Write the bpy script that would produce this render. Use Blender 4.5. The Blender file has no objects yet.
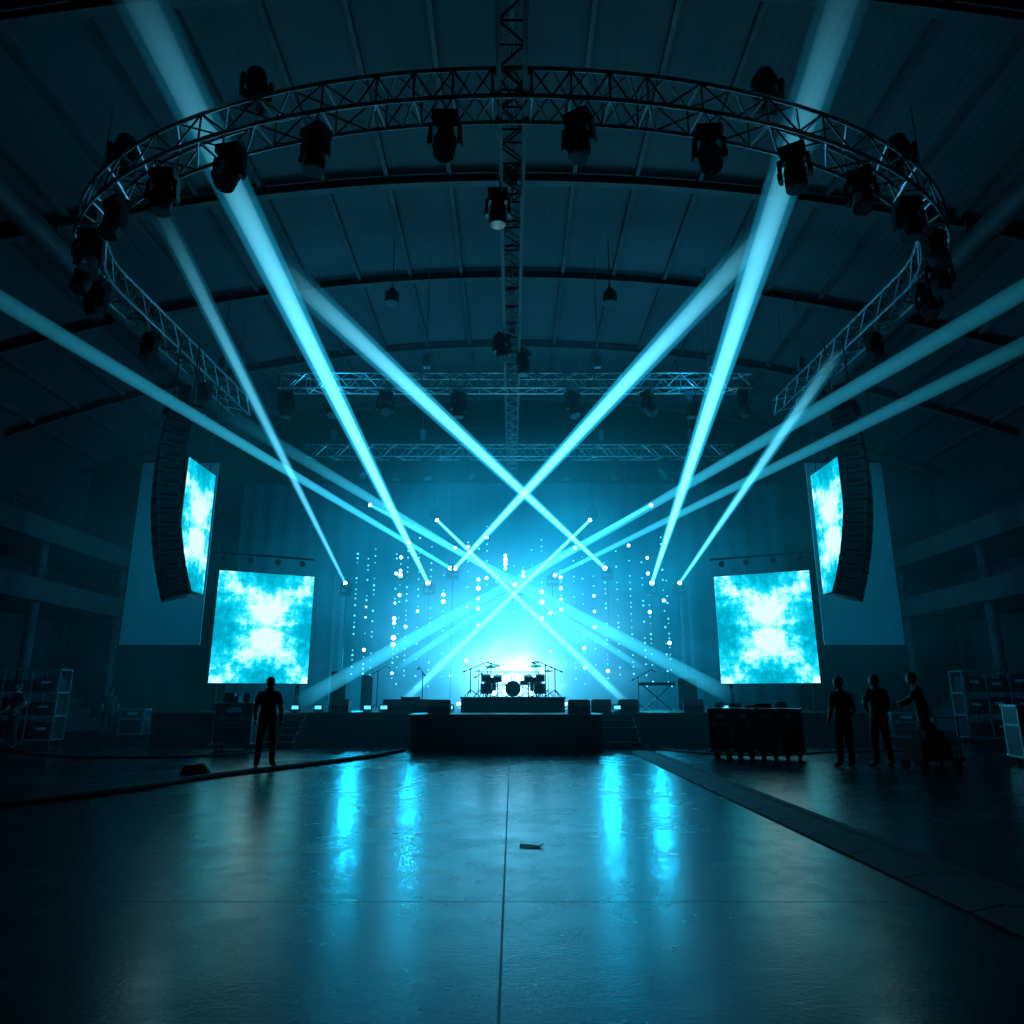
import bpy, bmesh, math, random
from mathutils import Vector, Matrix, Euler
random.seed(7)
sc = bpy.context.scene
COL = sc.collection
PI = math.pi
sc.view_settings.view_transform = 'Standard'

# ------------------------------------------------------------------ materials
def new_mat(name):
    m = bpy.data.materials.new(name); m.use_nodes = True
    m.node_tree.nodes.clear()
    return m, m.node_tree.nodes, m.node_tree.links

def mat(name, col, rough=0.5, metal=0.0, var=0.25, scale=6.0, bump=0.0, bscale=40.0, spec=0.5):
    m, N, L = new_mat(name)
    out = N.new('ShaderNodeOutputMaterial'); p = N.new('ShaderNodeBsdfPrincipled')
    L.new(p.outputs[0], out.inputs[0])
    tc = N.new('ShaderNodeTexCoord'); nz = N.new('ShaderNodeTexNoise')
    nz.inputs['Scale'].default_value = scale; nz.inputs['Detail'].default_value = 3
    L.new(tc.outputs['Object'], nz.inputs['Vector'])
    cr = N.new('ShaderNodeValToRGB')
    a = [max(0, c * (1 - var)) for c in col]; b = [min(1, c * (1 + var)) for c in col]
    cr.color_ramp.elements[0].position = .3; cr.color_ramp.elements[1].position = .7
    cr.color_ramp.elements[0].color = (*a, 1); cr.color_ramp.elements[1].color = (*b, 1)
    L.new(nz.outputs['Fac'], cr.inputs[0]); L.new(cr.outputs[0], p.inputs['Base Color'])
    p.inputs['Roughness'].default_value = rough; p.inputs['Metallic'].default_value = metal
    p.inputs['Specular IOR Level'].default_value = spec
    if bump > 0:
        n2 = N.new('ShaderNodeTexNoise'); n2.inputs['Scale'].default_value = bscale
        L.new(tc.outputs['Object'], n2.inputs['Vector'])
        bp = N.new('ShaderNodeBump'); bp.inputs['Strength'].default_value = bump
        bp.inputs['Distance'].default_value = .02
        L.new(n2.outputs['Fac'], bp.inputs['Height']); L.new(bp.outputs[0], p.inputs['Normal'])
    return m

def emis(name, col, s, sample=True):
    m, N, L = new_mat(name)
    out = N.new('ShaderNodeOutputMaterial'); e = N.new('ShaderNodeEmission')
    e.inputs[0].default_value = (*col, 1); e.inputs[1].default_value = s
    L.new(e.outputs[0], out.inputs[0])
    if not sample:
        try: m.cycles.emission_sampling = 'NONE'
        except Exception: pass
    return m

M_alu = mat('truss_aluminium', (.3, .34, .37), .42, .85)
M_alud = mat('dimmed_truss_metal', (.08, .09, .1), .5, .5)  # darkened so the towers look unlit; the spine shares this tone
M_blk = mat('black_plastic', (.012, .013, .015), .5)
M_blk2 = mat('black_painted_metal', (.02, .022, .025), .38, .3)
M_lens = mat('lens_glass', (.05, .07, .08), .08, .0)
M_case = mat('flightcase_laminate', (.03, .036, .042), .4, 0, .3, 12)
M_edge = mat('flightcase_aluminium_edge', (.3, .36, .39), .4, .7)
M_label = mat('paper_label', (.3, .38, .42), .7)
M_stage = mat('stage_skirt_cloth', (.012, .014, .017), .85, 0, .4, 3, .4, 12)
M_deck = mat('stage_deck_plywood', (.03, .033, .037), .4, 0, .3, 2)
M_cloth = mat('backdrop_cloth', (.02, .05, .07), .9, 0, .25, 1.2)
M_screenw = mat('projection_fabric', (.4, .44, .47), .85, 0, .06, 1)
M_steel = mat('roof_steel', (.07, .075, .08), .6, .2, .3, 2)
M_conc = mat('painted_concrete', (.035, .04, .045), .8, 0, .3, 1.5)
M_drum = mat('drum_shell', (.05, .06, .07), .25, .2)
M_head = mat('drum_head', (.5, .55, .57), .5)
M_brass = mat('cymbal_bronze', (.45, .38, .2), .3, .9)
M_chrome = mat('chrome', (.6, .62, .65), .2, 1)
M_rub = mat('rubber', (.012, .012, .013), .75)
M_shirt = mat('black_tshirt', (.014, .016, .02), .85, 0, .3, 9)
M_trou = mat('dark_trousers', (.018, .02, .026), .85, 0, .3, 9)
M_skin = mat('skin', (.3, .18, .13), .55, 0, .1, 5)
M_hair = mat('dark_hair', (.012, .009, .007), .6)
M_shoe = mat('work_boots', (.012, .011, .01), .6)
M_seat = mat('seat_plastic', (.02, .03, .045), .5)
M_paper = mat('paper', (.6, .62, .63), .8)
M_spot = emis('lamp_glow', (.45, .93, 1), 14, False)
M_led = emis('led_dot_bright', (.4, .9, 1), 6, False)
M_bl = emis('blinder_glow', (.3, .85, 1), 5)
M_led2 = emis('led_dot_dim', (.08, .58, .85), 1.9, False)

# ------------------------------------------------------------------ mesh builder
class B:
    def __init__(s): s.bm = bmesh.new(); s.mi = 0
    def _m(s, vs):
        fs = set()
        for v in vs:
            for f in v.link_faces: fs.add(f)
        for f in fs: f.material_index = s.mi
    def box(s, c, size, rot=None):
        M = Matrix.Translation(c)
        if rot is not None: M = M @ Euler(rot).to_matrix().to_4x4()
        M = M @ Matrix.Diagonal((*size, 1))
        r = bmesh.ops.create_cube(s.bm, size=1, matrix=M); s._m(r['verts']); return r['verts']
    def cyl(s, p0, p1, r0, r1=None, n=12):
        p0 = Vector(p0); p1 = Vector(p1); d = p1 - p0
        if d.length < 1e-6: return
        if r1 is None: r1 = r0
        q = d.to_track_quat('Z', 'Y').to_matrix().to_4x4()
        M = Matrix.Translation((p0 + p1) / 2) @ q
        r = bmesh.ops.create_cone(s.bm, cap_ends=True, segments=n, radius1=r0, radius2=r1, depth=d.length, matrix=M)
        s._m(r['verts']); return r['verts']
    def sph(s, c, rad, u=12, v=8, rot=None):
        if not hasattr(rad, '__len__'): rad = (rad,) * 3
        M = Matrix.Translation(c)
        if rot is not None: M = M @ Euler(rot).to_matrix().to_4x4()
        M = M @ Matrix.Diagonal((*rad, 1))
        r = bmesh.ops.create_uvsphere(s.bm, u_segments=u, v_segments=v, radius=1, matrix=M); s._m(r['verts']); return r['verts']
    def poly(s, pts):
        f = s.bm.faces.new([s.bm.verts.new(p) for p in pts]); f.material_index = s.mi; return f
    def prism(s, prof, x0, x1):          # profile in (y,z), extruded in x
        a = [s.bm.verts.new((x0, y, z)) for y, z in prof]; b = [s.bm.verts.new((x1, y, z)) for y, z in prof]
        n = len(prof); fs = [s.bm.faces.new(a[::-1]), s.bm.faces.new(b)]
        for i in range(n): fs.append(s.bm.faces.new((a[i], a[(i + 1) % n], b[(i + 1) % n], b[i])))
        for f in fs: f.material_index = s.mi
    def mesh(s, name, mats, smooth=False):
        bmesh.ops.recalc_face_normals(s.bm, faces=s.bm.faces[:])
        me = bpy.data.meshes.new(name); s.bm.to_mesh(me); s.bm.free()
        for m in mats: me.materials.append(m)
        if smooth:
            for p in me.polygons: p.use_smooth = True
        return me
    def obj(s, name, mats, loc=(0, 0, 0), rot=(0, 0, 0), smooth=False):
        return place(s.mesh(name, mats, smooth), name, loc, rot)

def place(me, name, loc, rot=(0, 0, 0), scale=1):
    o = bpy.data.objects.new(name, me); COL.objects.link(o)
    o.location = loc; o.rotation_euler = rot; o.scale = (scale,) * 3
    return o

# ------------------------------------------------------------------ camera
cam = bpy.data.cameras.new('camera'); co = bpy.data.objects.new('camera', cam); COL.objects.link(co)
co.location = (0, 0, 1.4); co.rotation_euler = (math.radians(90 + 14.41), 0, 0)
cam.lens = 25.3; cam.sensor_width = 36; cam.clip_end = 200
sc.camera = co

# ------------------------------------------------------------------ room
HX = 22.0; Y0 = -10.0; Y1 = 36.0
def roofz(x): return 17.0 - 2.0 * (x / 15.0) ** 2

# floor
m, N, L = new_mat('polished_concrete_floor')
out = N.new('ShaderNodeOutputMaterial'); p = N.new('ShaderNodeBsdfPrincipled'); L.new(p.outputs[0], out.inputs[0])
tc = N.new('ShaderNodeTexCoord')
def noise(scale, det=5, rough=.6, dist=0):
    n = N.new('ShaderNodeTexNoise'); n.inputs['Scale'].default_value = scale; n.inputs['Detail'].default_value = det
    n.inputs['Roughness'].default_value = rough; n.inputs['Distortion'].default_value = dist
    L.new(tc.outputs['Object'], n.inputs['Vector']); return n
def mathn(op, a, b=None, c=None):
    n = N.new('ShaderNodeMath'); n.operation = op
    for i, v in enumerate((a, b, c)):
        if v is None: continue
        if isinstance(v, (int, float)): n.inputs[i].default_value = v
        else: L.new(v, n.inputs[i])
    return n.outputs[0]
n1 = noise(.5, 4, .55, .3); n2 = noise(2.4, 6, .64); n3 = noise(30, 3)
cr = N.new('ShaderNodeValToRGB'); cr.color_ramp.elements[0].position = .35; cr.color_ramp.elements[1].position = .68
cr.color_ramp.elements[0].color = (.004, .008, .0105, 1); cr.color_ramp.elements[1].color = (.012, .025, .031, 1)
mx = mathn('MULTIPLY_ADD', n2.outputs['Fac'], .45, mathn('MULTIPLY', n1.outputs['Fac'], .55))
L.new(mx, cr.inputs[0])
sp = N.new('ShaderNodeSeparateXYZ'); L.new(tc.outputs['Object'], sp.inputs[0])
jx = mathn('PINGPONG', mathn('ADD', sp.outputs[0], .06), 15)
jy = mathn('PINGPONG', mathn('SUBTRACT', sp.outputs[1], 5.6), 16.0)
j = mathn('MINIMUM', jx, jy)
jm = mathn('MULTIPLY', mathn('LESS_THAN', j, .008), .7)
mixc = N.new('ShaderNodeMixRGB'); L.new(jm, mixc.inputs[0]); L.new(cr.outputs[0], mixc.inputs[1]); mixc.inputs[2].default_value = (.004, .005, .006, 1)
L.new(mixc.outputs[0], p.inputs['Base Color'])
rr = N.new('ShaderNodeMapRange'); rr.inputs['From Min'].default_value = .36; rr.inputs['From Max'].default_value = .64
rr.inputs['To Min'].default_value = .19; rr.inputs['To Max'].default_value = .32
L.new(mx, rr.inputs['Value'])
rj = mathn('ADD', rr.outputs[0], mathn('MULTIPLY', jm, .4)); L.new(rj, p.inputs['Roughness'])
p.inputs['Specular IOR Level'].default_value = .4
p.inputs['Specular Tint'].default_value = (.35, .9, 1, 1)
bp = N.new('ShaderNodeBump'); bp.inputs['Strength'].default_value = .2; bp.inputs['Distance'].default_value = .02
hh = mathn('ADD', mathn('MULTIPLY', n3.outputs['Fac'], .35), mathn('MULTIPLY', n2.outputs['Fac'], .5))
L.new(hh, bp.inputs['Height']); L.new(bp.outputs[0], p.inputs['Normal'])
M_floor = m
b = B(); b.box(((0), (Y0 + Y1) / 2, -.1), (2 * HX, Y1 - Y0, .2)); b.obj('floor', [M_floor])

# walls
b = B(); b.box((0, Y1 + .15, 6.5), (2 * HX + .6, .3, 13)); b.obj('wall_back', [M_conc])
b = B(); b.box((0, Y0 - .15, 6.5), (2 * HX + .6, .3, 13)); b.obj('wall_front', [M_conc])
for sx, nm in ((-1, 'wall_left'), (1, 'wall_right')):
    b = B(); b.box((sx * (HX + .15), (Y0 + Y1) / 2, 6.5), (.3, Y1 - Y0, 13))
    b.obj(nm, [M_conc])
# ceiling (barrel roof, corrugated)
m, N, L = new_mat('corrugated_roof'); out = N.new('ShaderNodeOutputMaterial'); p = N.new('ShaderNodeBsdfPrincipled'); L.new(p.outputs[0], out.inputs[0])
tc = N.new('ShaderNodeTexCoord'); wv = N.new('ShaderNodeTexWave'); wv.inputs['Scale'].default_value = 1.4; wv.bands_direction = 'X'
L.new(tc.outputs['Object'], wv.inputs['Vector']); bp = N.new('ShaderNodeBump'); bp.inputs['Strength'].default_value = .2; bp.inputs['Distance'].default_value = .03
L.new(wv.outputs['Fac'], bp.inputs['Height']); L.new(bp.outputs[0], p.inputs['Normal'])
nz = N.new('ShaderNodeTexNoise'); nz.inputs['Scale'].default_value = .5; L.new(tc.outputs['Object'], nz.inputs['Vector'])
cr = N.new('ShaderNodeValToRGB'); cr.color_ramp.elements[0].color = (.035, .042, .05, 1); cr.color_ramp.elements[1].color = (.08, .09, .1, 1)
L.new(nz.outputs['Fac'], cr.inputs[0]); L.new(cr.outputs[0], p.inputs['Base Color']); p.inputs['Roughness'].default_value = .75
b = B(); ns = 44
xs = [-HX - .3 + (2 * HX + .6) * i / ns for i in range(ns + 1)]
top = []; bot = []
for x in xs:
    z = roofz(x)
    bot.append((b.bm.verts.new((x, Y0 - .3, z)), b.bm.verts.new((x, Y1 + .3, z))))
    top.append((b.bm.verts.new((x, Y0 - .3, z + .25)), b.bm.verts.new((x, Y1 + .3, z + .25))))
for i in range(ns):
    b.bm.faces.new((bot[i][0], bot[i + 1][0], bot[i + 1][1], bot[i][1]))
    b.bm.faces.new((top[i][0], top[i][1], top[i + 1][1], top[i + 1][0]))
    b.bm.faces.new((bot[i][0], top[i][0], top[i + 1][0], bot[i + 1][0]))
    b.bm.faces.new((bot[i][1], bot[i + 1][1], top[i + 1][1], top[i][1]))
b.obj('ceiling', [m])
for yb in (-3.4, 1.9, 7.2, 12.5, 18.8, 24.0, 29.5, 35.2):
    b = B()
    for i in range(ns):
        a = Vector((xs[i], yb, roofz(xs[i]) - .22)); c = Vector((xs[i + 1], yb, roofz(xs[i + 1]) - .22))
        ang = -math.atan2(c.z - a.z, c.x - a.x); ln = (c - a).length + .01; mid = (a + c) / 2
        b.box(mid, (ln, .05, .34), (0, ang, 0))
        b.box(mid + Vector((0, 0, -.16)), (ln, .24, .04), (0, ang, 0))
    b.obj('roof_beam', [M_steel])
b = B()
x = -20.9
while x < 21:
    b.box((x, (Y0 + Y1) / 2, roofz(x) - .1), (.12, Y1 - Y0, .2)); x += 1.9
b.obj('roof_purlins', [M_steel])
b = B()
for sx in (-1, 1):
    b.cyl((sx * 13.5, Y0 + .2, roofz(13.5) - 1.1), (sx * 13.5, Y1 - .2, roofz(13.5) - 1.1), .35, n=20)
    for k in range(9):
        y = Y0 + 3.6 + k * 5
        b.cyl((sx * 13.5, y, roofz(13.5) - .8), (sx * 13.5, y, roofz(13.5) - .02), .02, n=6)
b.obj('air_duct', [M_steel])

# balconies / grandstand tiers both sides
for sx in (-1, 1):
    b = B()
    for zf, dep, sl in ((5.1, 3.9, .35), (7.4, 3.9, .35)):
        b.mi = 0
        b.box((sx * (18 + dep / 2), 13, zf), (dep, 44, .3))
        b.box((sx * 18.05, 13, zf + .3), (.12, 44, .75))
        b.mi = 1
        for rz in (.95, 1.15): b.cyl((sx * 18.05, -9, zf + rz), (sx * 18.05, 35, zf + rz), .025, n=6)
        for k in range(23): b.cyl((sx * 18.05, -9 + 2 * k, zf + .6), (sx * 18.05, -9 + 2 * k, zf + 1.15), .02, n=6)
        b.mi = 2
        for row in range(3):
            for k in range(56):
                y = -8.5 + k * .76
                b.box((sx * (19.0 + row * .95), y, zf + .45 + row * .28), (.42, .46, .07))
                b.box((sx * (19.2 + row * .95), y, zf + .66 + row * .28), (.06, .46, .42))
            b.box((sx * (19.1 + row * .95), 13, zf + .28 + row * .14), (.9, 43, .28 * (row + 1) * .6))
    b.mi = 0
    for k in range(8): b.cyl((sx * 18.6, -8 + 6 * k, 0), (sx * 18.6, -8 + 6 * k, 7.4), .2, n=12)
    for row in range(6):
        b.box((sx * (18.9 + row * .55), 13, .25 + row * .22), (.54, 43.5, .5 + row * .44))
    b.obj('grandstand', [M_conc, M_blk2, M_seat])

# ------------------------------------------------------------------ trusses
def truss(b, pts, w=.45, h=.45, bay=.5, rc=.028, rl=.015):
    pts = [Vector(q) for q in pts]
    res = [pts[0]]
    for i in range(len(pts) - 1):
        a, c = pts[i], pts[i + 1]; n = max(1, round((c - a).length / bay))
        for k in range(1, n + 1): res.append(a.lerp(c, k / n))
    fr = []
    for i, q in enumerate(res):
        t = (res[min(i + 1, len(res) - 1)] - res[max(i - 1, 0)]).normalized()
        up = Vector((0, 0, 1)) if abs(t.z) < .9 else Vector((0, 1, 0))
        sd = t.cross(up).normalized(); up = sd.cross(t).normalized()
        fr.append([q + sd * w / 2 * a + up * h / 2 * c for a, c in ((-1, -1), (1, -1), (1, 1), (-1, 1))])
    for i in range(len(fr) - 1):
        for k in range(4):
            b.cyl(fr[i][k], fr[i + 1][k], rc, n=6)
            k2 = (k + 1) % 4
            if i % 2: b.cyl(fr[i][k], fr[i + 1][k2], rl, n=4)
            else: b.cyl(fr[i][k2], fr[i + 1][k], rl, n=4)
    for f in fr[::2] + [fr[-1], fr[0]]:
        for k in range(4): b.cyl(f[k], f[(k + 1) % 4], rl, n=4)

def chain(b, x, y, z):
    b.cyl((x, y, z), (x, y, roofz(x) - .01), .018, n=6)
    b.box((x, y, z + .55), (.22, .22, .45))

ZT = 12.0
arc = []
A_, B_, CY = 10.6, 6.1, 16.9
for i in range(49):
    th = PI * i / 48
    arc.append((-A_ * math.cos(th), CY - B_ * math.sin(th), ZT))
b = B()
truss(b, [(-10.2, 25.4, ZT)] + arc + [(10.2, 25.4, ZT)], w=.6, h=.6, bay=.45, rc=.04, rl=.024)
for i in (4, 44):
    chain(b, arc[i][0], arc[i][1], ZT + .3)
for sx in (-1, 1): chain(b, sx * 10.3, 23.5, ZT + .3)
b.obj('ring_truss', [M_alu])
b = B(); truss(b, [(0, 5.0, ZT), (0, 33.0, ZT)], w=.45, h=.5, bay=.45, rc=.045, rl=.026)
for y in (7, 14, 21, 28): chain(b, 0, y, ZT + .25)
b.obj('spine_truss', [M_alud])
b = B(); truss(b, [(-8.1, 23.2, ZT), (8.3, 23.2, ZT)], w=.5, h=.55, rc=.035, rl=.02)
for x in (-7, -3, 3, 7): chain(b, x, 23.2, ZT + .27)
b.cyl((-8.1, 23.2, 12.3), (-8.1, 23.2, 11.2), .05); b.cyl((8.3, 23.2, 12.3), (8.3, 23.2, 11.2), .05)
b.obj('lighting_truss', [M_alu])
b = B(); truss(b, [(-9.2, 30.5, ZT), (9.8, 30.5, ZT)], w=.5, h=.55, rc=.035, rl=.02)
for x in (-8, -4, 4, 8): chain(b, x, 30.5, ZT + .27)
b.obj('lighting_truss', [M_alu])
for sx in (-1, 1):
    b = B(); truss(b, [(0, 0, 0), (0, 0, 5.6)], w=.35, h=.35, bay=.4, rc=.022, rl=.012); b.box((0, 0, .02), (.8, .8, .04))
    b.obj('truss_tower', [M_alud], (sx * 7.6, 31.6, .95))

# ------------------------------------------------------------------ moving heads
def moving_head_mesh(tilt):
    b = B(); b.mi = 0
    b.cyl((-.12, 0, .04), (-.12, 0, -.06), .03); b.cyl((.12, 0, .04), (.12, 0, -.06), .03)
    b.box((0, 0, -.13), (.42, .32, .16)); b.box((0, 0, -.23), (.2, .2, .06))
    b.box((0, 0, -.27), (.5, .14, .06))
    for s in (-1, 1):
        b.box((s * .235, 0, -.45), (.06, .16, .38)); b.cyl((s * .2, 0, -.55), (s * .28, 0, -.55), .09, n=14)
    d = Vector((0, -math.sin(tilt), -math.cos(tilt))); c = Vector((0, 0, -.55))
    b.cyl(c - d * .22, c + d * .08, .13, .185, n=18); b.cyl(c + d * .08, c + d * .3, .185, .175, n=18)
    b.cyl(c - d * .3, c - d * .22, .08, .13, n=18)
    for k in range(4): b.cyl(c - d * (.02 + .05 * k), c - d * (.04 + .05 * k), .19 - .012 * k, n=18)
    b.mi = 1; b.cyl(c + d * .3, c + d * .31, .15, n=18)
    return b.mesh('moving_head_light', [M_blk2, M_lens])
MH = [moving_head_mesh(t) for t in (0.0, .35, .8, -.5)]

def ring_pt(th): return Vector((-A_ * math.cos(th), CY - B_ * math.sin(th), ZT))
for i, deg in enumerate((5, 16, 26, 38, 49, 59.5, 70, 83.5, 96.5, 110, 120.5, 131, 142, 154, 164, 175)):
    q = ring_pt(math.radians(deg))
    place(MH[i % 2], 'moving_head_light', (q.x, q.y, ZT - .36), (0, 0, random.uniform(-.6, .6)), 1.12)
for i, deg in enumerate((37, 62, 118, 143)):
    q = ring_pt(math.radians(deg))
    place(MH[1], 'moving_head_light', (q.x, q.y, ZT + .36), (PI, 0, random.uniform(-.6, .6)), 1.1)
for sx in (-1, 1):
    for y in (19.0, 22.4):
        place(MH[1], 'moving_head_light', (sx * (10.6 - (y - 17) * .05), y, ZT - .36), (0, 0, .4 * sx), 1.0)
for i, x in enumerate((-7.8, -6.2, -4.4, -1.85, 2.1, 4.7, 6.2, 8.0)):
    place(MH[i % 3], 'moving_head_light', (x, 23.2, ZT - .33), (0, 0, .2 * i), 1.1)
for i, x in enumerate((-8.2, -6.6, -5.2, -3.8, -2.0, 2.4, 4.5, 6.7, 8.4)):
    place(MH[(i + 1) % 3], 'moving_head_light', (x, 30.5, ZT - .33), (0, 0, .3 * i), 1.1)
for i, (x, y) in enumerate(((-.3, 13.2), (-.3, 19.5), (.35, 20.5))):
    place(MH[i % 2], 'moving_head_light', (x, y, ZT - .1), (0, 0, .5 * i), 1.0)

for x in (-4.1, 3.35):
    b = B(); b.cyl((0, 0, 0), (0, 0, .9), .02, n=6); b.cyl((0, 0, -.12), (0, 0, .05), .14, .1, 16); b.cyl((0, 0, -.5), (0, 0, -.12), .24, .24, 20)
    z = 14.9; b.cyl((0, 0, .9), (0, 0, roofz(x) - z - .01), .02, n=6)
    b.obj('high_bay_lamp', [M_steel], (x, 22, z))

# ------------------------------------------------------------------ stage
SZ = .95
b = B(); b.mi = 0
b.box((0, 27.65, SZ / 2 - .03), (21.6, 10.3, SZ - .06)); b.mi = 1; b.box((0, 27.65, SZ - .03), (21.7, 10.4, .06))
b.mi = 0; b.box((-.15, 21.25, SZ / 2 - .04), (5.1, 2.5, SZ - .08)); b.mi = 1; b.box((-.15, 21.22, SZ - .03), (5.2, 2.56, .06))
b.mi = 0
for k in range(150):
    x = -10.7 + k * .1435
    if -2.75 < x < 2.45: continue
    b.cyl((x, 22.5, .01), (x, 22.5, SZ - .07), .03, n=6)
for k in range(36): b.cyl((-2.65 + k * .143, 20.0, .01), (-2.65 + k * .143, 20.0, SZ - .08), .03, n=6)
b.obj('concert_stage', [M_stage, M_deck, M_edge])
def stairs(x, y):
    b = B()
    for k in range(5):
        z = (k + 1) * SZ / 5.2
        b.mi = 0; b.box((0, .16 + k * .3, z - .03), (1.1, .32, .05)); b.mi = 1; b.box((0, .02 + k * .3, z - .03), (1.1, .03, .03))
        b.mi = 0; b.box((0, .29 + k * .3, z / 2), (1.02, .03, z - .06))
    for s in (-.53, .53):
        b.prism([(0, 0), (1.5, 0), (1.5, SZ - .05), (1.3, SZ - .05), (0, .12)], s - .02, s + .02)
    b.obj('stage_steps', [M_deck, M_edge], (x, y, 0))
stairs(3.05, 20.95); stairs(-6.65, 20.95)
b = B(); b.mi = 0; b.box((0, 0, .2), (3.2, 2.3, .4)); b.mi = 1; b.box((0, 0, .425), (3.25, 2.35, .05))
b.obj('drum_riser', [M_blk2, M_deck, M_edge], (.03, 24.0, SZ))
RZ = SZ + .45

b = B()
b.mi = 0; b.cyl((0, -.22, .25), (0, .25, .25), .24, n=28); b.mi = 1; b.cyl((0, -.235, .25), (0, -.22, .25), .22, n=28)
b.mi = 3; b.cyl((0, -.25, .25), (0, -.2, .25), .25, n=28)
def drum(c, r, h, tx=0, legs=False):
    M = Euler((tx, 0, 0)).to_matrix(); c = Vector(c); d = M @ Vector((0, 0, h / 2))
    b.mi = 0; b.cyl(c - d, c + d, r, n=24); b.mi = 3; b.cyl(c + d * .94, c + d * 1.06, r + .012, n=24); b.cyl(c - d * 1.05, c - d * .93, r + .012, n=24)
    b.mi = 1; b.cyl(c + d * 1.06, c + d * 1.08, r - .01, n=24)
    if legs:
        b.mi = 3
        for a in range(3):
            q = Vector((math.cos(a * 2.1) * r, math.sin(a * 2.1) * r, 0)); b.cyl((c.x + q.x, c.y + q.y, 0), c + q, .012, n=6)
drum((-.5, 0, .58), .14, .18, .25); drum((.5, 0, .58), .14, .18, .25)
drum((-.75, .25, .4), .2, .4, 0, True); drum((.75, .3, .4), .2, .42, 0, True); drum((.38, .55, .45), .15, .13, 0, True)
drum((-.88, -.05, .6), .15, .2, .2); drum((.88, -.05, .6), .15, .2, .2)
drum((-.85, -.3, .25), .19, .3, 0, True); drum((.85, -.3, .25), .19, .3, 0, True)
b.mi = 3
for x, z in ((-.5, .5), (.5, .5), (-.88, .52), (.88, .52)): b.cyl((x, .1, 0), (x, .05, z), .018, n=8)
def cym(x, y, z, r, t=.2):
    b.mi = 3; b.cyl((x, y, 0), (x, y, z), .013, n=8)
    for a in range(3): b.cyl((x, y, .25), (x + .25 * math.cos(2.1 * a), y + .25 * math.sin(2.1 * a), 0.01), .01, n=6)
    M = Euler((t, 0, 0)).to_matrix(); d = M @ Vector((0, 0, .035)); c = Vector((x, y, z))
    b.mi = 2; b.cyl(c, c + d, r, .05, 28); b.cyl(c + d, c + d * 1.6, .05, .02, 12)
cym(-.72, .0, .95, .2, .3); cym(.75, .05, .97, .21, .3); cym(-1.12, .2, .8, .17, .1); cym(1.15, .25, .82, .18, .25)
b.mi = 4; b.cyl((0, .85, .42), (0, .85, .5), .17, n=20); b.mi = 3; b.cyl((0, .85, 0), (0, .85, .42), .025, n=8)
b.obj('drum_kit', [M_drum, M_head, M_brass, M_chrome, M_blk], (.03, 23.9, RZ))

def mic_stand(loc, yaw, h=1.0, boom=.6, rise=.25):
    b = B(); b.mi = 0
    for a in range(3): b.cyl((0, 0, .22), (.3 * math.cos(2.1 * a), .3 * math.sin(2.1 * a), .012), .012, n=6)
    b.cyl((0, 0, .1), (0, 0, h), .016, n=8); b.sph((0, 0, h), .03)
    b.cyl((-.2, 0, h - rise * .35), (boom, 0, h + rise), .013, n=8); b.cyl((-.24, 0, h - rise * .42), (-.18, 0, h - rise * .3), .025, n=10)
    b.mi = 1; b.cyl((boom, 0, h + rise), (boom + .14, 0, h + rise - .04), .016, .022, 10); b.sph((boom + .16, 0, h + rise - .05), .032)
    b.obj('microphone_stand', [M_blk2, M_blk2], loc, (0, 0, yaw))
mic_stand((-1.3, 23.2, RZ), .2, .85, .5, .22); mic_stand((1.35, 23.2, RZ), PI - .2, .85, .5, .22)
mic_stand((-.95, 23.1, RZ), .4, .7, .4, .3); mic_stand((1.05, 23.15, RZ), PI - .5, .95, .3, .15)
mic_stand((4.3, 25.2, SZ), .3, 1.1, .5, .25); mic_stand((-4.6, 25.3, SZ), 1.0, 1.3, .4, .2)
mic_stand((-2.9, 24.0, SZ), 2.0, 1.2, .4, .2)

def wedge(x, y, yaw, z=SZ):
    b = B(); b.mi = 0; b.prism([(-.22, 0), (.22, 0), (.22, .18), (.02, .36), (-.12, .36), (-.22, .2)], -.3, .3)
    b.mi = 1; b.box((0, .13, .275), (.54, .3, .015), (-.73, 0, 0)); b.obj('floor_monitor', [M_blk, M_blk2], (x, y, z), (0, 0, yaw))
wedge(-2.8, 22.9, .2); wedge(-2.0, 20.6, 0); wedge(1.85, 20.6, 0); wedge(2.75, 22.9, -.2); wedge(3.6, 23, -.3); wedge(-3.7, 23.1, .3); wedge(5.6, 23, -.2); wedge(-5.3, 23, 0)

def cabinet(name, loc, s, yaw=0, woofers=2):
    b = B(); w, d, h = s; b.mi = 0; b.box((0, 0, h / 2), (w, d, h)); b.mi = 1; b.box((0, -d / 2 - .005, h / 2), (w - .06, .02, h - .06))
    b.mi = 2
    for k in range(woofers):
        z = h * (k + .5) / woofers; b.cyl((0, -d / 2 - .03, z), (0, -d / 2, z), min(w, h / woofers) * .38, min(w, h / woofers) * .4, 22)
        b.sph((0, -d / 2 - .02, z), (.07, .03, .07))
    b.mi = 3
    for sx in (-1, 1):
        for sz in (0.02, h - .02): b.box((sx * (w / 2 - .02), -d / 2 + .01, sz), (.06, .06, .06))
    b.obj(name, [M_blk, M_blk2, M_rub, M_chrome], loc, (0, 0, yaw))
cabinet('guitar_amplifier', (-6.0, 25.6, SZ), (.5, .4, 1.3), .2, 3); cabinet('guitar_amplifier', (-5.2, 26.6, SZ), (.4, .4, 1.2), .1, 2)
cabinet('bass_amplifier', (6.2, 26.2, SZ), (.65, .45, 1.1), -.2, 2)
cabinet('subwoofer', (-3.2, 23.7, SZ), (.6, .5, .45), 0, 1)
b = B(); b.mi = 0
for y in (-.15, .15):
    b.cyl((-.45, y, .02), (.45, y, .82), .02, n=8); b.cyl((.45, y, .02), (-.45, y, .82), .02, n=8)
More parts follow.
